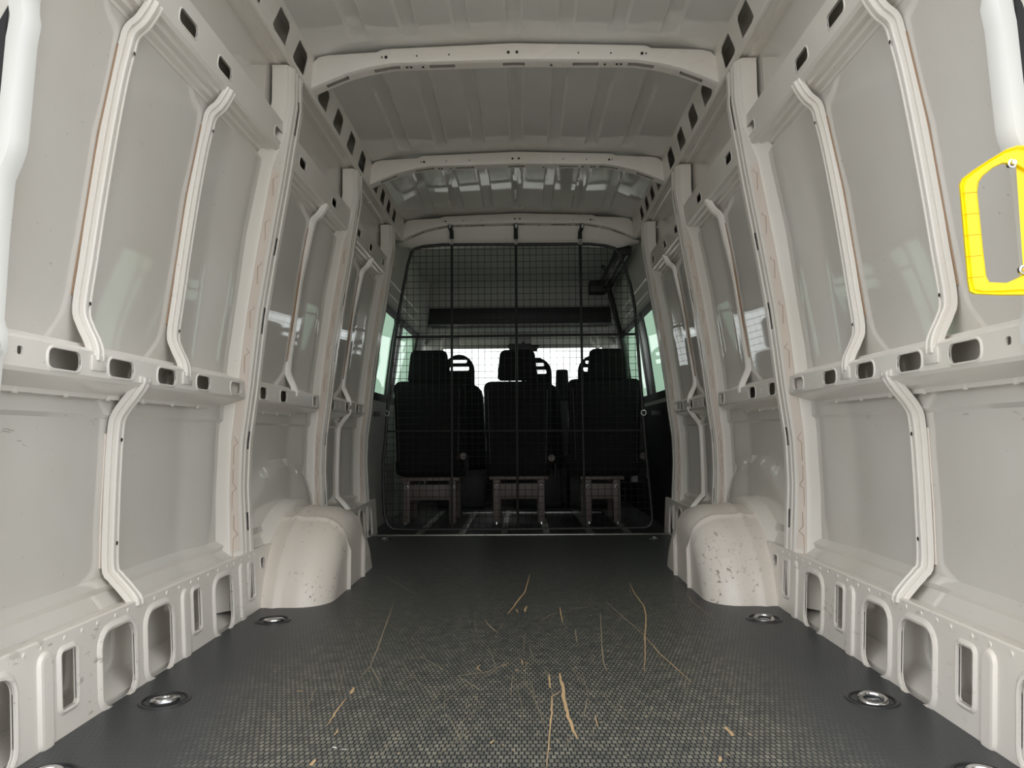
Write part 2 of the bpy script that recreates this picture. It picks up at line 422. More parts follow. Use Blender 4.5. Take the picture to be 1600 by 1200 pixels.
    # ---- pillars
    for pi, y0 in enumerate(PILLARS):
        zt = 1.861; zs = sorted(set([.03+(zt-.03)*i/60 for i in range(61)]))
        slots = [(.245, .32), (.53, .60), (.94, 1.02), (1.20, 1.28), (1.62, 1.74)]
        rows = []
        for z in zs:
            x = Xp(z); o = Xo(z) if z < 1.62 else x+.018; kk = interp(z, [1.50, 1.62], [.8, .26])
            sec = [((y0-.150*kk, o+.012) if z < 1.58 else (y0-.118*kk, o+.05)), (y0-.115*kk, o), (y0-.092*kk, lerp(x, o, .80)), (y0-.075*kk, lerp(x, o, .64)), (y0-.062*kk, lerp(x, o, .50)), (y0-.058*kk, lerp(x, o, .42)), (y0-.012, x+.008), (y0, x), (y0+.014, x-.001), (y0+.018, x+.005), (y0+.026, x+.005), (y0+.030, x), (y0+.040, x), (y0+.044, x+.004), (y0+.066, x+.004), (y0+.070, x), (y0+.092, x), (y0+.10, x+.006), (y0+.13, x+.08)]
            rows.append([(s*a, b, z) for b, a in sec])
        mb = MB()
        mb.grid(rows, skip=lambda i, j: j == 13 and any(a < zs[i]+.001 and zs[i+1] < b+.03 for a, b in slots))
        P = mb.build('pillar', 'frame', W, angle=28)
        sm = MB()
        for a, b in slots:
            x = Xp((a+b)/2); sm.box(s*(x+.03), s*(x+.032), y0+.04, y0+.07, a-.02, b+.04)
        sm.build('slot_shade', 'hole', P)['kind'] = 'stuff'  # dark sheet added behind each slot in place of its inner shade
        # zigzag sealed edge of the primed flange
        fl = MB(); r2 = []
        for z in [.22+i*.0155 for i in range(86)]:
            if z > 1.5: break
            x = Xp(z); o = Xo(z); k = (int((z-.22)/.0155) % 8)
            e = .072+(.012 if k < 4 else 0)
            t0 = (lerp(x, o, .42)-.0015); t1 = x+.006
            r2.append([(s*t1, y0-.014, z), (s*lerp(t0, t1, .5), y0-.030, z), (s*(t0), y0-.046, z)])
        fl.grid(r2); fl.build('primed_flange', 'primer', P)
        zz = MB()
        for i in range(9):
            z = .26+i*.15
            if abs(z-.75) < .06: continue
            x = Xp(z); o = Xo(z); t0 = lerp(x, o, .42)-.003; t1 = x+.003
            pts = [(s*lerp(t0, t1, .25), y0-.038, z-.06), (s*lerp(t0, t1, .25), y0-.038, z), (s*lerp(t0, t1, .75), y0-.022, z+.012), (s*lerp(t0, t1, .3), y0-.0365, z+.03), (s*lerp(t0, t1, .3), y0-.0365, z+.075)]
            zz.tube(pts, .0007, 5)
        zz.build('seam_line', 'sealant', P)['kind'] = 'stuff'
    # ---- ribs
    def seal(rib, y, za, zb, lo):
        m2 = MB(); rows = []
        for i in range(13):
            z = lerp(za, zb, i/12); x = Xskin(y, z)
            rows.append([(s*(x-.0005), y+.003, z), (s*(x-.003), y+.004, z), (s*(x-.004), y+.008, z), (s*(x-.004), y+.02, z)])
        m2.grid(rows); m2.build('sealant_bead', 'primer' if lo else 'sealant', rib)
    for y in (1.585, 2.008):
        r = rib_sweep(s, y, UP_PROF, .048, 'upper_rib', W); seal(r, y-.031, .90, 1.46, False)
        h = MB()
        for z, x in ((1.455, .848), (.885, .930)):
            h.lathe((s*(x-.0015), y+.008, z), [(.0001, 0), (.0045, 0)], 8, 'x')
        h.build('drain_hole', 'hole', r)  # dark discs paint the shaded inside of holes that are not cut
    r = rib_sweep(s, 1.786, LO_PROF, .052, 'lower_rib', W); seal(r, 1.786-.033, .28, .60, True)
    h = MB()
    for z, x in ((.585, .961), (.335, .965)): h.lathe((s*(x-.0015), 1.793, z), [(.0001, 0), (.005, 0)], 8, 'x')
    h.build('drain_hole', 'hole', r)
    B = [(a+(.012 if b < 1.3 else .004), b) for a, b in UP_PROF]
    r = rib_sweep(s, 3.03, B, .045, 'upper_rib', W); seal(r, 3.001, .90, 1.46, False)
    r = rib_sweep(s, 3.98, B, .045, 'upper_rib', W); seal(r, 3.951, .90, 1.46, False)
    r = rib_sweep(s, 3.98, [(a+.010, b) for a, b in LO_PROF], .045, 'lower_rib', W); seal(r, 3.951, .28, .60, True)
    # small weld tongues where the ribs land on the rails
    for y in (1.585, 2.008, 1.786):
        t = MB(); z0, z1 = (.735, .768) if y != 1.786 else (.722, .738)
        t.box(s*.8985, s*.902, y-.027, y+.027, z0, z1); t.build('rib_foot', 'frame', W, bevel=.001)
    # ---- wheel arch
    mb = MB(); rows = []
    cy, cz, R = 3.02, -.165, .47
    xi = .662
    nA = 120; a0 = math.asin((0-cz-.004)/R)
    for i in range(nA+1):
        a = lerp(math.pi-a0+.02, a0-.02, i/nA)
        y = cy+R*math.cos(a); z = cz+R*math.sin(a)
        nrm = Vector((math.cos(a), math.sin(a)))
        # raised ribs pressed into the crown
        bmp = 0
        for ca in (math.radians(110), math.radians(70)):
            t = abs(a-ca)/.034
            if t < 1: bmp = .012*(1-t*t)
        row = []
        # from the wall across the crown, over a rounded shoulder and down the inner side
        rs = .11
        for x in (.96, .93, .90, .87, .855, .845, .83, .81, xi+rs+.015):
            row.append((x, .006 if .84 < x < .86 else 0))
        for k in range(7):
            b = math.radians(90*k/6); row.append((xi+rs-rs*math.sin(b), -(rs-rs*math.cos(b))))
        R2 = [(x, y+nrm.x*(d+bmp*.6), z+nrm.y*(d+bmp*.6)) for x, d in row]
        lx, ly, lz = R2[-1]
        for k in range(1, 7):
            t = k/6
            R2.append((lx-bmp, lerp(ly, cy+(ly-cy)*1.02, t), lerp(lz, -.012, t)))
        rows.append([(s*x, yy, max(zz, -.012)) for x, yy, zz in R2])
    mb.grid(rows)
    A = mb.build('wheel_arch', 'arch', W, angle=38)
    # arched collar on the wall above the arch
    mb = MB(); rows = []
    for i in range(41):
        a = lerp(math.radians(158), math.radians(22), i/40)
        row = []
        for r, x in ((.40, .925), (.475, .925), (.485, .918), (.50, .905), (.535, .905), (.545, .909), (.55, .97)):
            row.append((s*x, 3.06+r*math.cos(a), -.215+r*math.sin(a)*1.0))
        rows.append(row)
    mb.grid(rows); mb.build('arch_collar', 'frame', A)
    mb = MB(); mb.lathe((s*.902, 2.70, .185), [(.0001, 0), (.005, 0)], 8, 'x'); mb.build('drain_hole', 'hole', A)
    # ---- rear door frame edge
    mb = MB(); rows = []
    for z, xe, wd in ((-.02, .90, .02), (.60, .90, .02), (.73, .893, .02), (.745, .886, .025), (.775, .886, .025), (.80, .894, .02), (.95, .890, .022), (1.05, .884, .025), (1.075, .874, .03), (1.10, .866, .035), (1.12, .863, .036), (1.30, .854, .038), (1.34, .848, .04), (1.36, .852, .036), (1.385, .852, .036), (1.40, .844, .04), (1.70, .80, .045), (1.87, .76, .05), (2.0, .72, .05)):
        rows.append([(s*(xe+.14), YB+.13, z), (s*(xe+.012), YB+.13, z), (s*xe, YB+.12, z), (s*(xe+.002), YB+.10, z), (s*(xe+.012), YB+.088, z), (s*(xe+.034), YB+.085, z), (s*(xe+.036), YB+.092, z), (s*(xe+.14), YB+.092, z)])
    mb.grid(rows)
    F = mb.build('door_frame_edge', 'cream', W, angle=40)
    mb = MB(); mb.tube([(s*(x+.050), YB+.086, z) for z, x in ((1.0, .89), (1.12, .863), (1.36, .852), (1.70, .80), (1.95, .75))], .016, 8)
    mb.build('door_seal', 'rubber', F)
    mb = MB(); mb.lathe((s*(.893), YB+.10, .749), [(.0001, -.006*s), (.014, -.005*s), (.018, 0), (.018, .02*s)], 16, 'x')
    mb.build('latch_boss', 'cream', F)
    # scuffs on the sheet metal, short dark strokes
    mk = MB()
    marks = [(1.33, 1.09, .02), (1.36, 1.05, .006), (1.72, 1.30, .03), (1.79, 1.18, .012), (1.70, .63, .05), (1.40, .60, .09), (1.46, .58, .03), (2.1, 1.3, .03), (2.15, 1.28, .02), (1.95, .45, .012), (2.2, .60, .02), (1.88, .54, .015)] if s < 0 else \
            [(1.46, 1.10, .02), (1.78, 1.0, .02), (1.80, .97, .015), (2.05, .63, .04), (2.0, .60, .03), (1.42, .62, .05), (1.60, .63, .03), (1.75, .46, .02), (2.1, .40, .02), (1.95, .36, .015)]
    for y, z, L in marks:
        for k in range(2):
            yy = y+random.uniform(-.01, .01); zz = z+random.uniform(-.008, .008); a = random.uniform(-.5, .5); l = L*random.uniform(.15, .5)
            q = []
            for t in (0, .35, .7, 1):
                u = yy+l*t*math.cos(a); v = zz+l*t*math.sin(a)+.002*math.sin(t*5)
                q.append((s*(Xskin(u, v)-.0008), u, v))
            wv = .0005
            mk.grid([[(p[0], p[1], p[2]-wv*(1-abs(2*i/3-1)*.7)) for i, p in enumerate(q)], [(p[0], p[1], p[2]+wv) for p in q]])
    mk.build('scuff_marks', 'mark', W)['kind'] = 'stuff'
    return W
WL = wall(-1, 'wall_left'); WR = wall(1, 'wall_right')

# ------------------------------------------------------------------ ceiling
def ceil_base(x): return interp(abs(x), [0, .55, .60, .655, .665, .72, .745, .76], [2.058, 2.040, 2.036, 2.028, 2.020, 2.012, 2.004, 2.004])
def ceiling():
    xs = sorted(set([round(i*.03-.75, 4) for i in range(51)]+[round(sg*(c+d), 4) for sg in (-1, 1) for c in (0, .1875, .375, .5625) for d in (-.034, -.025, .025, .034)]))
    ends = [YB]+BOWS
    mb = MB(); rows = []
    ys = []
    for a, b in zip(ends[:-1], ends[1:]):
        ys += [lerp(a, b, t) for t in (0, .02, .04, .06, .08, .10, .3, .5, .7, .9, .92, .94, .96, .98)]
    ys.append(4.84)
    for y in ys:
        k = 1.0
        for b in BOWS:
            d = b-y
            if -.12 < d < .06: k = 0
            elif .06 <= d < .10: k = min(k, (d-.06)/.04)
        row = []
        for x in xs:
            z = ceil_base(x)
            for c in (0, .1875, .375, .5625):
                t = abs(abs(x)-c)
                z += .016*k*(max(0, min(1, (.034-t)/.009)))
            row.append((x, y, z))
        rows.append(row)
    mb.grid(rows)
    C = mb.build('ceiling', 'roof', None, angle=50)
    tag(C, 'pale grey corrugated steel van roof crossed by three roof bows', 'ceiling', kind='structure')
    mb = MB()
    mb.grid([[(x, y, z) for x, z in ((-.62, 2.098), (0, 2.13), (.62, 2.098))] for y in (YB, 4.9)])
    mb.build('roof_skin', 'roof', C)
    for bi, y0 in enumerate(BOWS):
        mb = MB(); rows = []; xs2 = [-.757+i*1.514/110 for i in range(111)]
        slots = [0, .27, -.27, .475, -.475]
        for x in xs2:
            a = abs(x)
            zt = interp(a, [0, .49, .51, .70, .735, .757], [2.046, 2.030, 2.019, 2.010, 2.0, 1.97])
            zb = interp(a, [0, .45, .54, .62, .68, .72, .757], [1.980, 1.972, 1.957, 1.936, 1.912, 1.895, 1.878])
            dp = .055
            rows.append([(x, y0+.004, zt), (x, y0, zt-.006), (x, y0-.002, lerp(zb, zt, .22)), (x, y0, zb+.003), (x, y0+.008, zb), (x, y0+.018, zb-.001), (x, y0+.040, zb-.001), (x, y0+dp, zb-.001), (x, y0+dp+.006, zb+.006), (x, y0+dp+.02, zt)])
        def sk(i, j):
            xm = abs(xs2[i]+.007)
            return j == 5 and any(abs((xs2[i]+.007)-c) < .045 for c in slots+[.66, -.66])
        mb.grid(rows, skip=sk)
        B = mb.build('roof_bow', 'bow', C, angle=40)
        hm = MB()
        for x in (-.49, -.475, -.36, -.24, -.02, .012, .24, .36, .475, .49):
            a = abs(x); z = interp(a, [0, .5], [2.008, 1.995]); r = .0055 if (a in (.475, .02) or x == .012) else .0028
            hm.lathe((x, y0-.0045, z), [(.0001, 0), (r, 0), (r, .004)], 10, 'y')
        for x in (-.40, -.385, -.34, .14, .34, .385, .40): hm.box(x-.004, x+.004, y0+.02, y0+.026, 1.9665, 1.970)
        hm.build('bolt_hole', 'hole', B)['kind'] = 'stuff'  # dark discs and chips paint the shade of uncut holes
        hb = MB()
        for c in slots: hb.box(c-.055, c+.055, y0+.014, y0+.046, 1.995, 1.997)
        for c in (-.66, .66): hb.box(c-.05, c+.05, y0+.014, y0+.046, 1.945, 1.947)
        hb.build('slot_shade', 'hole', B)['kind'] = 'stuff'  # near-black plates stand in for the shade inside the bow slots
    # curved header panel in front of the last bow
    mb = MB(); rows = []
    for i in range(61):
        x = -.80+1.6*i/60; a = abs(x)
        zt = interp(a, [0, .5, .62, .70, .76, .8], [1.975, 1.965, 1.93, 1.90, 1.87, 1.86])
        zl = interp(a, [0, .45, .58, .66, .70, .75, .8], [1.862, 1.855, 1.842, 1.836, 1.845, 1.86, 1.865])
        rows.append([(x, 4.80, zt+.01), (x, 4.815, lerp(zl, zt, .75)), (x, 4.835, lerp(zl, zt, .4)), (x, 4.847, lerp(zl, zt, .1)), (x, 4.855, zl), (x, 4.875, zl), (x, 4.88, 2.06)])
    mb.grid(rows); mb.build('header_panel', 'bow', C)
    return C
CE = ceiling()

# ------------------------------------------------------------------ floor
mb = MB()
out = [(-.893, 1.17), (.893, 1.17), (.893, 4.42), (-.893, 4.42)]
mb.add([(x, y, 0) for x, y in out]+[(x, y, -.018) for x, y in out], [(0, 1, 2, 3), (4, 5, 6, 7), (0, 1, 5, 4), (1, 2, 6, 5), (2, 3, 7, 6), (3, 0, 4, 7)])
FL = mb.build('floor', 'floor', None)
tag(FL, 'dark mesh-patterned plywood load floor, scratched and gouged', 'floor', kind='structure')
mb = MB(); mb.box(-1.0, 1.0, YB, 7.4, -.06, -.022); mb.build('underbody', 'black', FL)
mb = MB(); mb.box(-.90, .90, 4.42, 4.455, -.02, .004); mb.build('threshold_strip', 'alu', FL, bevel=.002)
mb = MB(); mb.box(-.95, .95, 4.455, 7.3, -.03, -.012); mb.build('cab_floor', 'black', FL)
for x in (-.62, -.36, -.10, .16, .43, .66):
    m2 = MB(); m2.box(x-.02, x+.02, 4.46, 5.9, -.012, -.004); m2.build('seat_track', 'alu', FL, bevel=.001)
m2 = MB(); m2.box(-.45, .62, 5.72, 5.745, -.012, .004); m2.build('seat_track', 'alu', FL, bevel=.002)
def crop(p): return (400+p[0]/1.905, 800+p[1]/1.905)
def ribbon(pts, wpx, mat, name='scratch'):
    q = [atZ(crop(p)) for p in pts]; q2 = []
    for a, b in zip(q[:-1], q[1:]):
        for k in range(4): q2.append(a.lerp(b, k/4))
    q2.append(q[-1]); n = len(q2); rows = []
    for i, p in enumerate(q2):
        a = q2[max(i-1, 0)]; b = q2[min(i+1, n-1)]; t = (b-a).normalized(); nn = Vector((-t.y, t.x, 0))
        wv = wpx/1.905*p.y/FPX*.5*(0.35+.65*math.sin(math.pi*min(1, (i+.6)/(n+.2))))*random.uniform(.75, 1.2)
        jit = nn*random.uniform(-1, 1)*wv*.5
        rows.append([(p.x+jit.x+nn.x*wv, p.y+jit.y+nn.y*wv, .0005), (p.x+jit.x, p.y+jit.y, .0009), (p.x+jit.x-nn.x*wv, p.y+jit.y-nn.y*wv, .0005)])
    m2 = MB(); m2.grid(rows); return m2.build(name, mat, FL)
G = [([(903, 480), (910, 510), (918, 560), (928, 610), (945, 650), (957, 675)], 11, 'wood'), ([(872, 485), (876, 525)], 6, 'wood'),
     ([(905, 535), (880, 550), (880, 600), (872, 680), (865, 760)], 5, 'wood'), ([(815, 185), (800, 240), (775, 270), (760, 290), (748, 305)], 5, 'wood'),
     ([(805, 280), (800, 298)], 7, 'wood'), ([(1112, 210), (1125, 240), (1155, 280), (1162, 310), (1158, 370), (1158, 430), (1155, 475)], 4, 'wood'),
     ([(1158, 370), (1200, 420), (1250, 465), (1300, 510)], 3.2, 'wood'), ([(1040, 265), (1090, 310), (1158, 370)], 2.2, 'palescratch'),
     ([(410, 270), (385, 340), (360, 410), (340, 460), (305, 500)], 3, 'palescratch'), ([(340, 460), (360, 490), (375, 520)], 2.5, 'palescratch'),
     ([(292, 523), (284, 542)], 10, 'wood'), ([(268, 555), (235, 600), (212, 635)], 5, 'wood'), ([(370, 185), (430, 218), (480, 250)], 2, 'palescratch'),
     ([(600, 488), (635, 510), (672, 532)], 3, 'palescratch'), ([(600, 488), (680, 478), (740, 455)], 2.5, 'palescratch'), ([(668, 455), (658, 465), (670, 475)], 4, 'wood'),
     ([(905, 285), (912, 330)], 4, 'wood'), ([(950, 350), (957, 390)], 3, 'palescratch'), ([(1025, 300), (1030, 400), (1035, 450), (1045, 475)], 3, 'palescratch'),
     ([(1398, 640), (1420, 668)], 11, 'wood'), ([(1382, 728), (1380, 745)], 8, 'wood'), ([(1400, 722), (1412, 724)], 7, 'wood'), ([(176, 738), (164, 756)], 12, 'wood'),
     ([(122, 533), (138, 534)], 6, 'wood'), ([(244, 648), (234, 665)], 6, 'wood'), ([(708, 680), (698, 690)], 6, 'wood'), ([(1008, 605), (1018, 640)], 4, 'wood'),
     ([(680, 320), (700, 345), (718, 358)], 4, 'palescratch'), ([(490, 430), (560, 470)], 2, 'palescratch'), ([(985, 560), (975, 610)], 2.5, 'palescratch'),
     ([(228, 700), (242, 703)], 8, 'whitefleck'), ([(255, 708), (268, 706)], 5, 'whitefleck'), ([(1280, 240), (1300, 270), (1365, 320)], 2.5, 'palescratch'),
     ([(790, 440), (795, 455)], 4, 'wood'), ([(772, 468), (780, 474)], 5, 'wood'), ([(800, 448), (812, 452)], 4, 'wood'), ([(735, 455), (748, 458)], 4, 'wood'),
     ([(840, 330), (870, 310), (900, 300)], 2, 'palescratch'), ([(930, 290), (990, 282)], 2.5, 'palescratch'), ([(775, 290), (780, 300)], 4, 'wood'),
     ([(1110, 450), (1122, 458)], 3, 'palescratch'), ([(1465, 658), (1472, 664)], 6, 'wood'), ([(460, 395), (475, 392)], 3, 'palescratch')]
for pts, wv, mt in G: ribbon(pts, wv, mt, 'gouge' if mt == 'wood' else 'scratch')
fs = MB()
for i in range(90):
    p = atZ(crop((random.gauss(800, 300), random.uniform(150, 740))))
    if abs(p.x) > .62 or p.y > 3.9: continue
    L = random.uniform(.05, .35); a = random.gauss(1.57, .35); wv = random.uniform(.0003, .0007)
    bend = random.uniform(-.12, .12); rows = []
    for k in range(7):
        t = k/6; x = p.x+L*t*math.cos(a+bend*t); y = p.y+L*t*math.sin(a+bend*t)
        rows.append([(x-wv*(1-abs(2*t-1)*.6), y, .0004), (x+wv*(1-abs(2*t-1)*.6), y, .0004)])
    fs.grid(rows)
o = fs.build('hair_scratches', 'palescratch', FL); o['kind'] = 'stuff'
fl = MB()
for i in range(140):
    p = atZ(crop((random.gauss(780, 330), random.uniform(250, 760)))); r = random.uniform(.0012, .004); a = random.uniform(0, 6.28)
    if abs(p.x) > .75 or p.y > 3.4: continue
    fl.add([(p.x+r*math.cos(a+k*2.1)*random.uniform(.5, 1.3), p.y+r*2*math.sin(a+k*2.1), .0006) for k in range(3)], [(0, 1, 2)])
o = fl.build('wood_flecks', 'palescratch', FL); o['kind'] = 'stuff'

# ------------------------------------------------------------------ lashing rings
def lashing(x, y, label, r=.052, flip=1, rot=0.0):
    R = empty('lashing_ring', (x, y, 0)); R.rotation_euler.z = rot
    mb = MB(); mb.lathe((0, 0, 0), [(r*1.08, 0.0002), (r*1.07, .002), (r*1.0, .003), (r*.93, .0025), (r*.86, -.002), (r*.80, -.006), (.0001, -.007)], 32)
    mb.build('recessed_cup', 'cup', R)
    mb = MB(); mb.lathe((0, 0, 0), [(r*.93, .0034), (r*.90, .0042), (r*.86, .0036), (r*.84, .001)], 32); mb.build('cup_rim', 'black', R)
    mb = MB(); n = 24; rr = r*.50
    mb.tube([(rr*math.cos(k*2*math.pi/n), rr*math.sin(k*2*math.pi/n)-.006, .002+.004*math.sin(k*2*math.pi/n)*flip) for k in range(n)], .0062, 10, close=True)
    mb.build('ring', 'steel', R)
    mb = MB(); mb.lathe((0, -.006, -.008), [(r*.5, 0), (r*.5, .006), (r*.2, .007), (.0001, .007)], 20); mb.box(-.014, .014, -.012, 0, -.008, .003)
    mb.build('pivot_plate', 'zinc', R)
    tag(R, label, 'lashing ring', 'lashing rings let into the load floor'); return R
lashing(-.787, 1.689, 'chrome lashing ring in black cup, second from the door along the left sill', flip=-1, rot=.5)
lashing(.790, 1.684, 'chrome lashing ring in black cup, second from the door along the right sill')
lashing(-.787, 2.408, 'chrome lashing ring in black cup just in front of the left wheel arch', flip=-1, rot=.4)
lashing(.786, 2.404, 'chrome lashing ring in black cup just in front of the right wheel arch', rot=-.3)
lashing(-.812, 1.315, 'chrome lashing ring cut off at the bottom left corner of the floor')
lashing(.806, 1.315, 'chrome lashing ring cut off at the bottom right corner of the floor')
lashing(-.775, 4.25, 'flat lashing ring at the far left end of the load floor by the threshold', r=.038)
lashing(.755, 4.23, 'flat lashing ring at the far right end of the load floor by the threshold', r=.038)

# ------------------------------------------------------------------ yellow grab handle
HY = YB+.075
def hp(px, dy=0): return atY(px, HY+dy)
H = empty('grab_handle', tuple(hp((1598, 340))))
outer = [(1600+30, 228), (1590, 227), (1572, 233), (1546, 249), (1520, 266), (1503, 279), (1498, 288), (1500, 310), (1506, 380), (1511, 440), (1514, 456), (1521, 460), (1560, 462), (1590, 462), (1640, 462)]
inner = [(1640, 290), (1586, 258), (1566, 256), (1552, 262), (1536, 275), (1529, 285), (1527, 300), (1530, 330), (1536, 390), (1541, 432), (1546, 441), (1575, 442), (1590, 434), (1600, 428), (1640, 428)]
mb = MB(); rows = []
for (a, b) in zip(outer, inner):
    rows.append([hp(a), hp(a, -.018) , hp(((a[0]*.93+b[0]*.07), (a[1]*.93+b[1]*.07)), -.022), hp((a[0]*.8+b[0]*.2, a[1]*.8+b[1]*.2), -.019), hp((a[0]*.7+b[0]*.3, a[1]*.7+b[1]*.3), -.022), hp((a[0]*.1+b[0]*.9, a[1]*.1+b[1]*.9), -.022), hp(b, -.018), hp(b), hp(((a[0]+b[0])/2, (a[1]+b[1])/2), .006)])
mb.grid(rows, close=True); mb.build('grip', 'yellow', H, angle=40)
mb = MB(); pl = [(1590, 240), (1640, 240), (1650, 470), (1606, 470)]
v = [hp(q, -.016) for q in pl]+[hp(q, .012) for q in pl]
mb.add(v, [(0, 1, 2, 3), (4, 5, 6, 7), (0, 1, 5, 4), (1, 2, 6, 5), (2, 3, 7, 6), (3, 0, 4, 7)]); mb.build('mounting_plate', 'yellow', H, bevel=.004)
for k in range(5):
    y = 300+k*33; x0 = lerp(1503, 1511, k/4)+1; x1 = lerp(1528, 1538, k/4)-1
    g = MB(); g.tube([hp((x0, y+2), -.0222), hp((x1, y), -.0222)], .0005, 5); g.build('grip_groove_shade', 'groove_shade', H)  # thin darker line on the grip, standing in for groove shade
for q in ((1582, 255), (1600, 421)):
    c = hp(q, -.024); b = MB(); b.lathe(tuple(c), [(.0001, -.006), (.004, -.006), (.0052, -.004), (.0052, 0), (.0075, .0005), (.0075, .006)], 12, 'y'); b.build('bolt', 'steel', H)
settle(H)
tag(H, 'bright yellow plastic grab handle bolted beside the right rear door opening', 'grab handle')

# ------------------------------------------------------------------ cab shell
def cab_side(s, W, n):
    def X(z): return Xs(z)-.02 if z > .3 else .965
    fm = lambda u, v, d: (s*(X(v)+d), u, v)
    y0, y1 = 4.60, 7.35
    WY0, WY1, WZ0, WZ1 = 4.70, 6.10, .855, 1.415
    mb = MB()
    zs = [-.05, .3, .6, .72, .80]
    mb.grid([[fm(y, z, 0) for z in zs] for y in (y0, y1)])
    lo = mb.build('cab_lower_panel', 'trim' if s < 0 else 'black', W)
    # window band: split into straps so that it follows the lean of the wall
    mb = MB(); zs = [.80, WZ0, .95, 1.10, 1.25, WZ1, 1.47]
    ys = [y0, WY0, 5.10, 5.36, WY1, 6.16, 6.9, y1]
    mb.grid([[fm(y, z, 0) for z in zs] for y in ys], skip=lambda i, j: (i in (1, 3) and 1 <= j <= 4) or (i == 5 and 1 <= j <= 4))
    mb.grid([[fm(y, z, .012) for z in zs] for y in ys], skip=lambda i, j: (i in (1, 3) and 1 <= j <= 4) or (i == 5 and 1 <= j <= 4))
    mb.build('window_surround', 'trim', W)
    mb = MB(); zs = [1.47, 1.55, 1.66, 1.78, 1.88, 1.96, 2.03, 2.08, 2.10]
    mb.grid([[fm(y, z, 0) for z in zs] for y in (y0, y1)]); mb.grid([[fm(y0, z, d) for d in (0, .07)] for z in [-.05, .3, .8, .95, 1.1, 1.25, 1.47]+zs[1:]]); mb.build('cab_upper_panel', 'lighttrim', W)
    # glass with black rubber frame
    nm = f'window_{n}'
    g = MB(); g.grid([[fm(y, z, .006) for z in (WZ0-.01, .95, 1.10, 1.25, WZ1+.01)] for y in (WY0-.01, WY1+.01)])
    GW = g.build(nm, 'greenglass', None); tag(GW, f"green tinted side window of the cab on the {'left' if s < 0 else 'right'}", 'window', kind='structure')
    zz = (WZ0-.02, .95, 1.10, 1.25, WZ1+.03)
    def strip(ya, yb, za, zb):
        m = MB(); zl = [za]+[z for z in zz if za < z < zb]+[zb]
        m.grid([[fm(y, z, d) for z in zl] for y, d in ((ya, .005), (ya, -.004), (yb, -.004), (yb, .005))]); m.build('window_frame', 'black', GW)
    for ya, yb in ((WY0-.04, WY0), (5.08, 5.15), (5.30, 5.38), (WY1-.02, WY1+.04)): strip(ya, yb, WZ0-.02, WZ1+.03)
    strip(WY0, WY1, WZ1-.025, WZ1+.03); strip(WY0, WY1, WZ0-.03, WZ0+.02)
    g = MB(); g.grid([[fm(y, z, .006) for z in (WZ0-.01, .95, 1.10, 1.25, WZ1+.01)] for y in (6.15, 6.91)])
    GD = g.build(f'window_{n+1}', 'doorglass', None); tag(GD, f"green tinted front door window at the far {'left' if s < 0 else 'right'}", 'window', kind='structure')
    # B-post trim and pressed lines above the window
    for z in (1.52, 1.60):
        m = MB(); m.grid([[fm(y, z-.012, -.001), fm(y, z-.006, -.008), fm(y, z+.006, -.008), fm(y, z+.012, -.001)] for y in (4.68, 6.4)]); m.build('pressed_line', 'lighttrim', W)
    m = MB(); rows = []
    for z in (.2, .5, .8, 1.0, 1.2, 1.4, 1.6, 1.8, 1.93):
        x = X(z); rows.append([(s*x, 6.12, z), (s*(x-.05), 6.13, z), (s*(x-.06), 6.16, z), (s*(x-.05), 6.22, z), (s*x, 6.24, z)])
    m.grid(rows); m.build('door_post_trim', 'trim', W)
cab_side(-1, WL, 1); cab_side(1, WR, 3)
# headliner
mb = MB(); prof = [(4.86, 2.03), (5.3, 2.00), (5.9, 1.955), (6.15, 1.93), (6.28, 1.89), (6.36, 1.80), (6.40, 1.66), (6.42, 1.5)]
mb.grid([[(x, y, z-.10*max(0, abs(x)-.6)**1.3*4) for x in [i*.1-.9 for i in range(19)]] for y, z in prof])
T = mb.build('trim_1', 'headliner', None, angle=60); tag(T, 'dark grey cab headliner curving down behind the wire partition', 'headliner', kind='structure')
mb = MB(); mb.grid([[(x, y, 2.097) for x in (-.62, .62)] for y in (4.6, 7.4)]); mb.grid([[(x, 7.38, z) for x in (-1.0, 1.0)] for z in (1.5, 2.12)])
mb.build('roof_skin', 'black', T)
# front wall with windscreen
def FX(z): return .95 if z < 1.2 else .85
mb = MB()
mb.grid([[(x, y, z) for x in [i*.1-.85 for i in range(18)]] for y, z in ((6.44, 1.70), (6.66, 1.62), (6.72, 1.56), (6.78, 1.46), (6.82, 1.40))])
FW = mb.build('wall_front', 'trim', None, angle=60); tag(FW, 'pale windscreen header above the front window', 'wall', kind='structure')
mb = MB(); mb.box(-.98, .98, 7.36, 7.40, -.05, .90); mb.build('firewall', 'black', FW)
mb = MB(); mb.grid([[(x, 6.62, z) for x in (-.98, -.72)] for z in (.85, 1.7)]); mb.grid([[(x, 6.62, z) for x in (.74, .98)] for z in (.85, 1.7)]); mb.build('screen_post', 'trim', FW)
mb = MB(); mb.tube([(-.71, 6.60, 1.30), (-.705, 6.6, 1.44), (-.67, 6.6, 1.51), (-.60, 6.6, 1.545), (-.4, 6.6, 1.555), (0, 6.6, 1.56), (.4, 6.6, 1.555), (.60, 6.6, 1.54), (.67, 6.6, 1.51), (.70, 6.6, 1.44), (.705, 6.6, 1.3)], .014, 8)
mb.build('header_lip', 'lighttrim', FW)
mb = MB(); mb.grid([[(x, y, z) for x in (-.98, .98)] for y, z in ((6.80, 1.46), (7.37, .85))])
GW = mb.build('window_5', 'clearglass', None); tag(GW, 'blown-out bright windscreen behind the front seats', 'window', kind='structure')
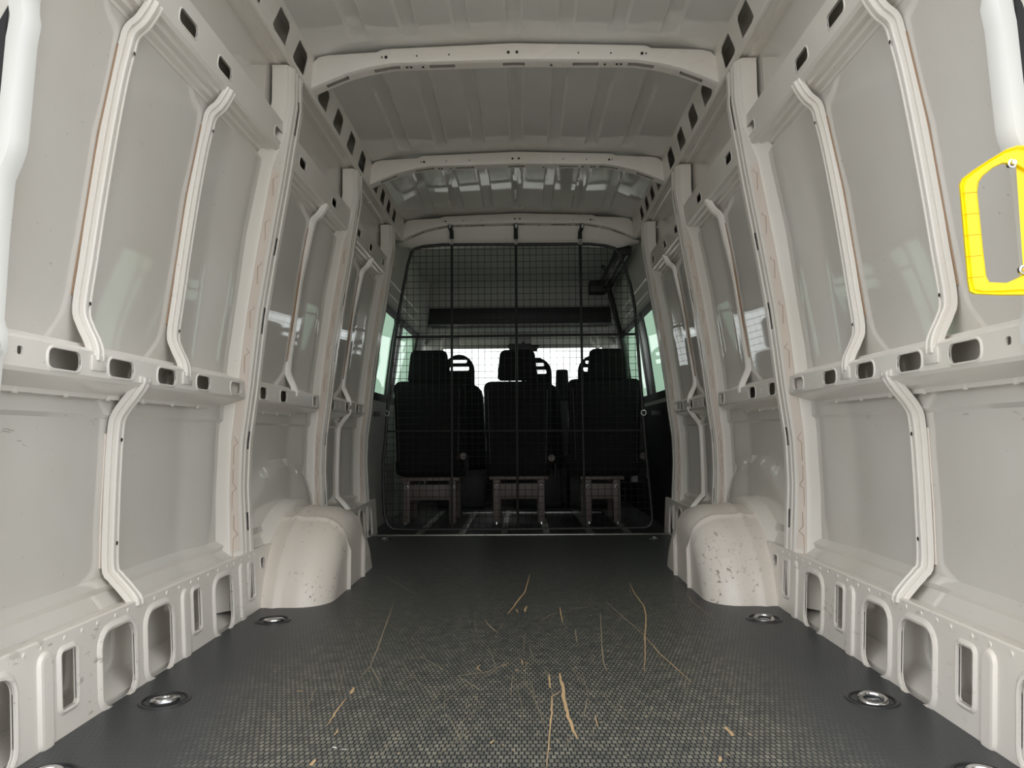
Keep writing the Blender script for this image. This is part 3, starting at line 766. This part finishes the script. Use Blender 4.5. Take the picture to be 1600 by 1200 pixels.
# dashboard
D = MB(); D.grid([[(x, y, z) for y, z in ((6.95, .2), (6.90, .70), (6.95, .90), (7.10, .97), (7.36, .93))] for x in (-.90, .90)])
tag(D.build('dashboard', 'trim', None), 'grey dashboard under the windscreen, mostly hidden by seats', 'dashboard')
# overhead shelf
S = MB(); S.box(-.78, .77, 6.18, 6.42, 1.535, 1.675); o = S.build('overhead_shelf', 'black', None, bevel=.012); tag(o, 'black overhead storage shelf across the cab', 'shelf')
# sun visors
for x0, x1, lb in ((-.55, -.10, 'pale sun visor folded up on the left of the windscreen header'), (.10, .56, 'pale sun visor folded up on the right of the windscreen header')):
    v = empty('sun_visor', ((x0+x1)/2, 6.60, 1.45))
    m = MB(); m.box(x0, x1, 6.585, 6.605, 1.405, 1.50); m.build('visor_board', 'lighttrim', v, bevel=.009)
    m = MB(); m.tube([(x0+.02, 6.578, 1.42), (x0+.02, 6.578, 1.49), (x1-.02, 6.578, 1.49), (x1-.02, 6.578, 1.42)], .006, 6); m.build('visor_edge', 'lighttrim', v)
    settle(v); tag(v, lb, 'sun visor', 'sun visors')
mr = empty('rear_view_mirror', (.03, 6.70, 1.36)); m = MB()
m.grid([[(.03-.155, 6.70, 1.43), (.03+.155, 6.70, 1.43), (.03+.12, 6.70, 1.36), (.03-.12, 6.70, 1.36)], [(.03-.155, 6.73, 1.43), (.03+.155, 6.73, 1.43), (.03+.12, 6.73, 1.36), (.03-.12, 6.73, 1.36)]], close=True)
m.add([(.03-.155, 6.70, 1.43), (.03+.155, 6.70, 1.43), (.03+.12, 6.70, 1.36), (.03-.12, 6.70, 1.36)], [(0, 1, 2, 3)])
m.build('mirror_housing', 'black', mr); m = MB(); m.tube([(.03, 6.72, 1.42), (.03, 6.79, 1.45)], .012, 8); m.build('mirror_stalk', 'black', mr); settle(mr)
tag(mr, 'black rear view mirror at the top centre of the windscreen', 'mirror')
# passenger grab handle ring at windscreen post
gh = MB(); gh.tube([(.64, 6.56, 1.50), (.62, 6.54, 1.47), (.63, 6.53, 1.42), (.67, 6.54, 1.39), (.70, 6.56, 1.36)], .016, 8)
tag(gh.build('post_handle', 'lighttrim', None), 'pale curved grab handle on the right windscreen post', 'handle')

# sliding door track on the right
tr = empty('sliding_door_track', (.72, 5.4, 1.83))
m = MB(); m.box(.665, .765, 4.90, 6.05, 1.80, 1.865); m.build('track_channel', 'black', tr, bevel=.008)
for x in (.695, .735):
    m = MB(); m.box(x-.004, x+.004, 4.92, 6.0, 1.793, 1.801); m.build('track_lip', 'zinc', tr)
m = MB(); m.box(.58, .72, 5.98, 6.12, 1.76, 1.86); m.build('roller_bracket', 'black', tr, bevel=.01)
settle(tr); tag(tr, 'black sliding door track running along the right roof edge of the cab', 'door track')
st = MB(); st.tube([(.74, 6.0, 1.78), (.77, 6.0, 1.66), (.79, 6.0, 1.56), (.83, 6.0, 1.40), (.86, 6.0, 1.2), (.88, 6.0, .9)], .022, 8)
tag(st.build('seat_belt', 'black', None), 'black seat belt strap hanging down the right door post', 'seat belt')
hk = MB(); c = atY((946, 420), 5.6); n = 18
hk.tube([(c.x+.028*math.cos(k*2*math.pi/n)*.9-.012*math.sin(k*2*math.pi/n), c.y, c.z+.028*math.sin(k*2*math.pi/n)*.75-.012*math.cos(k*2*math.pi/n)) for k in range(n)], .006, 6, close=True)
hk.tube([(c.x+.02, c.y, c.z+.01), (c.x+.05, c.y+.01, c.z+.07), (c.x+.06, c.y+.02, 1.99)], .005, 6)
tag(hk.build('coat_hook', 'black', None), 'small black oval loop hanging from the headliner near the door track', 'hook')

# ------------------------------------------------------------------ rear seat row
def shape_cushion(mb, cx, y0, w0, w1, z0, z1, dep, r=.05, lean=.06, nz=8):
    "soft upright block: width w0 at the bottom to w1 at the top, rounded corners"
    rows = []
    zs = [z0]+[lerp(z0+.02, z1-r, i/nz) for i in range(nz+1)]+[z1-r+r*math.sin(math.radians(a)) for a in (25, 50, 70, 90)]
    for z in zs:
        t = (z-z0)/(z1-z0); wd = lerp(w0, w1, t); d = dep
        if z > z1-r:
            k = math.sqrt(max(0, 1-((z-(z1-r))/r)**2)); wd -= 2*r*(1-k); d = lerp(dep*.35, dep, k)
        if z == z0: wd -= .04; d = dep*.6
        yc = y0-lean*(t) + dep/2
        rows.append([(cx+u, yc+v, z) for u, v in rrect(0, 0, wd, d, min(.05, d*.45), 4)])
    mb.grid(rows, close=True); mb.add(rows[-1], [tuple(range(len(rows[-1])))]); mb.add(rows[0], [tuple(range(len(rows[0])))])
SY = 5.12
def rear_seat(pxs, label, frame_px):
    (bl, br, bt, bb), (hl, hr, ht, hb) = pxs
    a = atY((bl, bt), SY); b = atY((br, bb), SY); c = atY((hl, ht), SY); d = atY((hr, hb), SY)
    cx = (a.x+b.x)/2; R = empty('passenger_seat', (cx, SY, 0))
    m = MB(); shape_cushion(m, cx, SY, (b.x-a.x)*.90, b.x-a.x, b.z, a.z, .13, .05, .03); B = m.build('backrest', 'cloth', R, angle=60)
    m = MB(); m.tube([(cx-(b.x-a.x)*.40, SY-.035, b.z+.10), (cx-(b.x-a.x)*.43, SY-.03, a.z-.06)], .004, 6); m.build('seam_piping', 'black', B); m = MB(); m.tube([(cx+(b.x-a.x)*.40, SY-.035, b.z+.10), (cx+(b.x-a.x)*.43, SY-.03, a.z-.06)], .004, 6); m.build('seam_piping', 'black', B)
    hx = (c.x+d.x)/2
    m = MB(); shape_cushion(m, hx, SY-.03, (d.x-c.x)*1.02, (d.x-c.x)*.86, d.z, c.z, .10, .035, .01, 5); m.build('headrest', 'cloth', R, angle=60)
    for k in (-1, 1):
        m = MB(); m.tube([(hx+k*.055, SY+.02, d.z-.05), (hx+k*.055, SY+.02, d.z+.05)], .006, 8); m.build('headrest_post', 'steel', R)
    m = MB(); rows = []
    for y, z0, z1 in ((SY+.05, b.z-.01, b.z+.12), (SY+.3, b.z-.03, b.z+.13), (SY+.5, b.z, b.z+.14)):
        rows.append([(cx+u, y, (z0+z1)/2+v) for u, v in rrect(0, 0, (b.x-a.x)*.95, z1-z0, .04)])
    m.grid(rows, close=True); m.add(rows[0], [tuple(range(len(rows[0])))]); m.add(rows[-1], [tuple(range(len(rows[-1])))]); m.build('seat_cushion', 'cloth', R, angle=60)
    # steel pedestal
    fl, fr, ft, fb = frame_px; FY = SY-.08
    p = atY((fl, ft), FY); q = atY((fr, fb), FY); zt = p.z
    for x in (p.x, q.x):
        m = MB(); m.box(x-.024, x+.024, FY, FY+.05, -.004, zt); L = m.build('leg', 'seatmetal', R, bevel=.004)
        m = MB(); m.box(x-.024, x+.024, FY+.36, FY+.40, -.004, zt); m.build('leg', 'seatmetal', R, bevel=.004)
        m = MB(); m.lathe((x, FY-.004, zt-.045), [(.008, -.002), (.012, -.004), (.015, -.003), (.016, .004)], 16, 'y'); m.build('bolt_ring', 'zinc', L)
        m = MB(); m.lathe((x, FY-.03, .004), [(.014, -.008), (.012, .006), (.0001, .008)], 10); m.build('floor_bolt', 'zinc', L)
    m = MB(); m.box(p.x, q.x, FY+.01, FY+.04, zt-.13, zt-.025); m.build('cross_plate', 'seatmetal', R, bevel=.003)
    m = MB(); m.box(p.x-.05, q.x+.05, FY+.005, FY+.45, zt, zt+.022); m.build('seat_rail', 'seatmetal', R, bevel=.003)
    m = MB(); m.lathe((b.x-.01, SY-.05, b.z+.13), [(.0001, -.012), (.022, -.012), (.026, -.006), (.026, .02)], 14, 'y'); m.build('recliner_knob', 'seatmetal', R)
    m = MB(); m.tube([(b.x+.015, SY-.02, b.z-.02), (b.x+.02, SY-.03, b.z+.05), (b.x+.012, SY-.03, b.z+.09)], .009, 8); m.build('belt_buckle', 'black', R)
    settle(R); tag(R, label, 'seat', 'rear row of seats behind the wire partition'); return R
rear_seat(((614, 727, 596, 742), (637, 703, 548, 598)), 'black cloth rear seat at the left, seen from behind by the window', (635, 707, 752, 828))
rear_seat(((755, 864, 596, 745), (777, 840, 547, 594)), 'black cloth rear seat in the middle of the row behind the partition', (776, 846, 750, 828))
rear_seat(((886, 1006, 592, 742), (917, 980, 545, 594)), 'black cloth rear seat at the right, below the door track', (919, 965, 750, 826))

# ------------------------------------------------------------------ front seats with slotted headrests
FYS = 6.1
def front_seat(cx, label, top=1.272):
    R = empty('front_seat', (cx, FYS, 0))
    m = MB(); shape_cushion(m, cx, FYS, .44, .38, .32, 1.02, .14, .10, .05); m.build('backrest', 'cloth', R, angle=60)
    fm = lambda u, v, d: (cx+u, FYS-.05+d, v)
    w2, zb = .125, 1.0
    outer = [(-w2, zb), (w2, zb)]+[(w2*math.cos(t)*(1 if math.sin(t) < .5 else 1), top-.13+.13*math.sin(t)) for t in [math.radians(k*15) for k in range(0, 13)]]
    sl = [rrect(0, top-.055, .13, .032, .012), rrect(0, top-.115, .165, .038, .012)]
    m = MB(); punched(m, outer, sl, fm, .07)
    tris = tessellate_polygon([[Vector((u, v, 0)) for u, v in l] for l in [outer]+sl])
    m.add([fm(u, v, .07) for l in [outer]+sl for u, v in l], [tuple(t) for t in tris])
    m.build('headrest', 'cloth', R, angle=40)
    m = MB(); shape_cushion(m, cx, FYS+.12, .44, .44, .30, .46, .46, .05, 0); m.build('seat_cushion', 'cloth', R, angle=60)
    m = MB(); m.box(cx-.2, cx+.2, FYS+.1, FYS+.5, -.01, .31); m.build('seat_box', 'black', R, bevel=.01)
    settle(R); tag(R, label, 'seat', 'front row of cab seats'); return R
ca = atY((718, 555), FYS); cb = atY((838, 556), FYS); cc = atY((926, 556), FYS)
front_seat(ca.x, 'black front seat at the left, slotted headrest against the bright windscreen', ca.z)
front_seat(cb.x, 'black front seat in the middle, slotted headrest half hidden by a rear headrest', cb.z-.02)
front_seat(cc.x, 'black front seat at the right, slotted headrest peeking out left of rear headrest', cc.z)
a = atY((868, 577), 6.76); b = atY((889, 604), 6.76)
R = empty('headrest_block', ((a.x+b.x)/2, 6.76, .95)); m = MB(); shape_cushion(m, (a.x+b.x)/2, 6.76, (b.x-a.x)*1.1, (b.x-a.x)*.9, .90, a.z, .07, .02, 0); m.build('pad', 'cloth', R)
m = MB(); m.box((a.x+b.x)/2-.05, (a.x+b.x)/2+.05, 6.77, 6.82, -.01, .92); m.build('stem', 'black', R); settle(R)
tag(R, 'narrow black upright pad standing between two front seats against the windscreen', 'console')

# ------------------------------------------------------------------ wire partition
GY = 4.76
GP = empty('wire_partition', (-.02, GY, 0))
def g(px): return atY(px, GY)
outl = [(643, 394), (648, 389), (660, 385.5), (690, 382.5), (806, 382), (920, 381.5), (945, 384), (960, 388), (968, 396), (973, 408), (985, 445), (991, 475), (994, 503), (999, 570), (1005, 645), (1008, 685), (1012, 730), (1018, 790), (1019.5, 812), (1016, 821), (1008, 825), (914, 826), (806, 827.5), (640, 828), (614, 827), (605, 819), (600.5, 803), (598.5, 760), (598.5, 720), (602, 690), (605, 646), (611, 580), (621, 502), (628, 462), (637, 414)]
mb = MB(); mb.tube([g(q) for q in outl], .0105, 8, close=True); mb.build('frame', 'wire', GP)
for q0, q1, r in (((706, 382), (706, 828), .0085), ((806, 382), (809, 828), .0085), ((906, 381), (914, 826), .0085)):
    m = MB(); m.tube([g(q0), g(q1)], r, 8); m.build('upright', 'wire', GP)
for q0, q1, r in (((618, 527), (995, 522), .0085), ((602, 674), (1007, 673), .006)):
    m = MB(); m.tube([g(q0), g(q1)], r, 8); m.build('crossbar', 'wire', GP)
poly = [g(q) for q in outl]
def spans(coord, val):
    out = []; n = len(poly)
    for i in range(n):
        a, b = poly[i], poly[(i+1) % n]; ca, cb = a[coord], b[coord]
        if (ca-val)*(cb-val) < 0:
            t = (val-ca)/(cb-ca); out.append(a.lerp(b, t))
    return out
mb = MB(); xs = []
x = -.86
while x < .86:
    s2 = spans(0, x)
    if len(s2) >= 2:
        zz = sorted(q.z for q in s2); mb.tube([(x, GY+.004, zz[0]), (x, GY+.004, zz[-1])], .0016, 4, cap=False)
    x += .0425
z = .03
while z < 1.84:
    s2 = spans(2, z)
    if len(s2) >= 2:
        xx = sorted(q.x for q in s2); mb.tube([(xx[0], GY+.007, z), (xx[-1], GY+.007, z)], .0016, 4, cap=False)
    z += .0425
o = mb.build('wire_mesh', 'wire', GP); o['kind'] = 'stuff'
for px in ((706, 366), (806, 366), (906, 366)):
    c = g(px); t = g((px[0]+(-3 if px[0] < 750 else (3 if px[0] > 850 else 0)), 353))
    m = MB(); m.tube([(t.x, GY-.01, t.z+.01), (t.x, GY-.012, t.z-.01), (c.x, GY-.012, c.z+.01), (c.x, GY-.01, c.z-.035)], [.012, .014, .013, .015], 8); L = m.build('clamp', 'black', GP)
    m = MB(); n = 14; zc = c.z-.055
    m.tube([(c.x+.015*math.cos(k*2*math.pi/n), GY-.014, zc+.015*math.sin(k*2*math.pi/n)) for k in range(n)], .0035, 6, close=True); m.build('clamp_ring', 'steel', L)
    m = MB(); m.box(t.x-.004, t.x+.008, GY-.026, GY-.022, t.z-.02, t.z+.005); m.build('clamp_plate', 'zinc', L)
for px in ((605, 646), (1005, 645), (621, 502), (994, 503)):
    c = g(px); m = MB(); n = 16; big = .016
    m.tube([(c.x+big*math.cos(k*2*math.pi/n), GY-.012, c.z+big*math.sin(k*2*math.pi/n)) for k in range(n)], .004, 6, close=True); E_ = m.build('eye_bolt', 'steel' if px[1] > 600 else 'wire', GP)
    if px[1] > 600:
        sg = -1 if px[0] < 800 else 1
        m = MB(); m.box(c.x+sg*.05, c.x+sg*.115, GY-.01, GY+.01, c.z-.018, c.z+.012); m.build('side_bracket', 'black', E_, bevel=.003)
settle(GP)
tag(GP, 'black wire mesh partition hung between load bay and rear seats', 'partition')

# ------------------------------------------------------------------ outside
mb = MB(); mb.add([(-60, -60, -.75), (60, -60, -.75), (60, 60, -.75), (-60, 60, -.75)], [(0, 1, 2, 3)])
gr = mb.build('ground', 'ground', None); tag(gr, 'pale concrete yard outside around the van', 'ground', kind='structure')
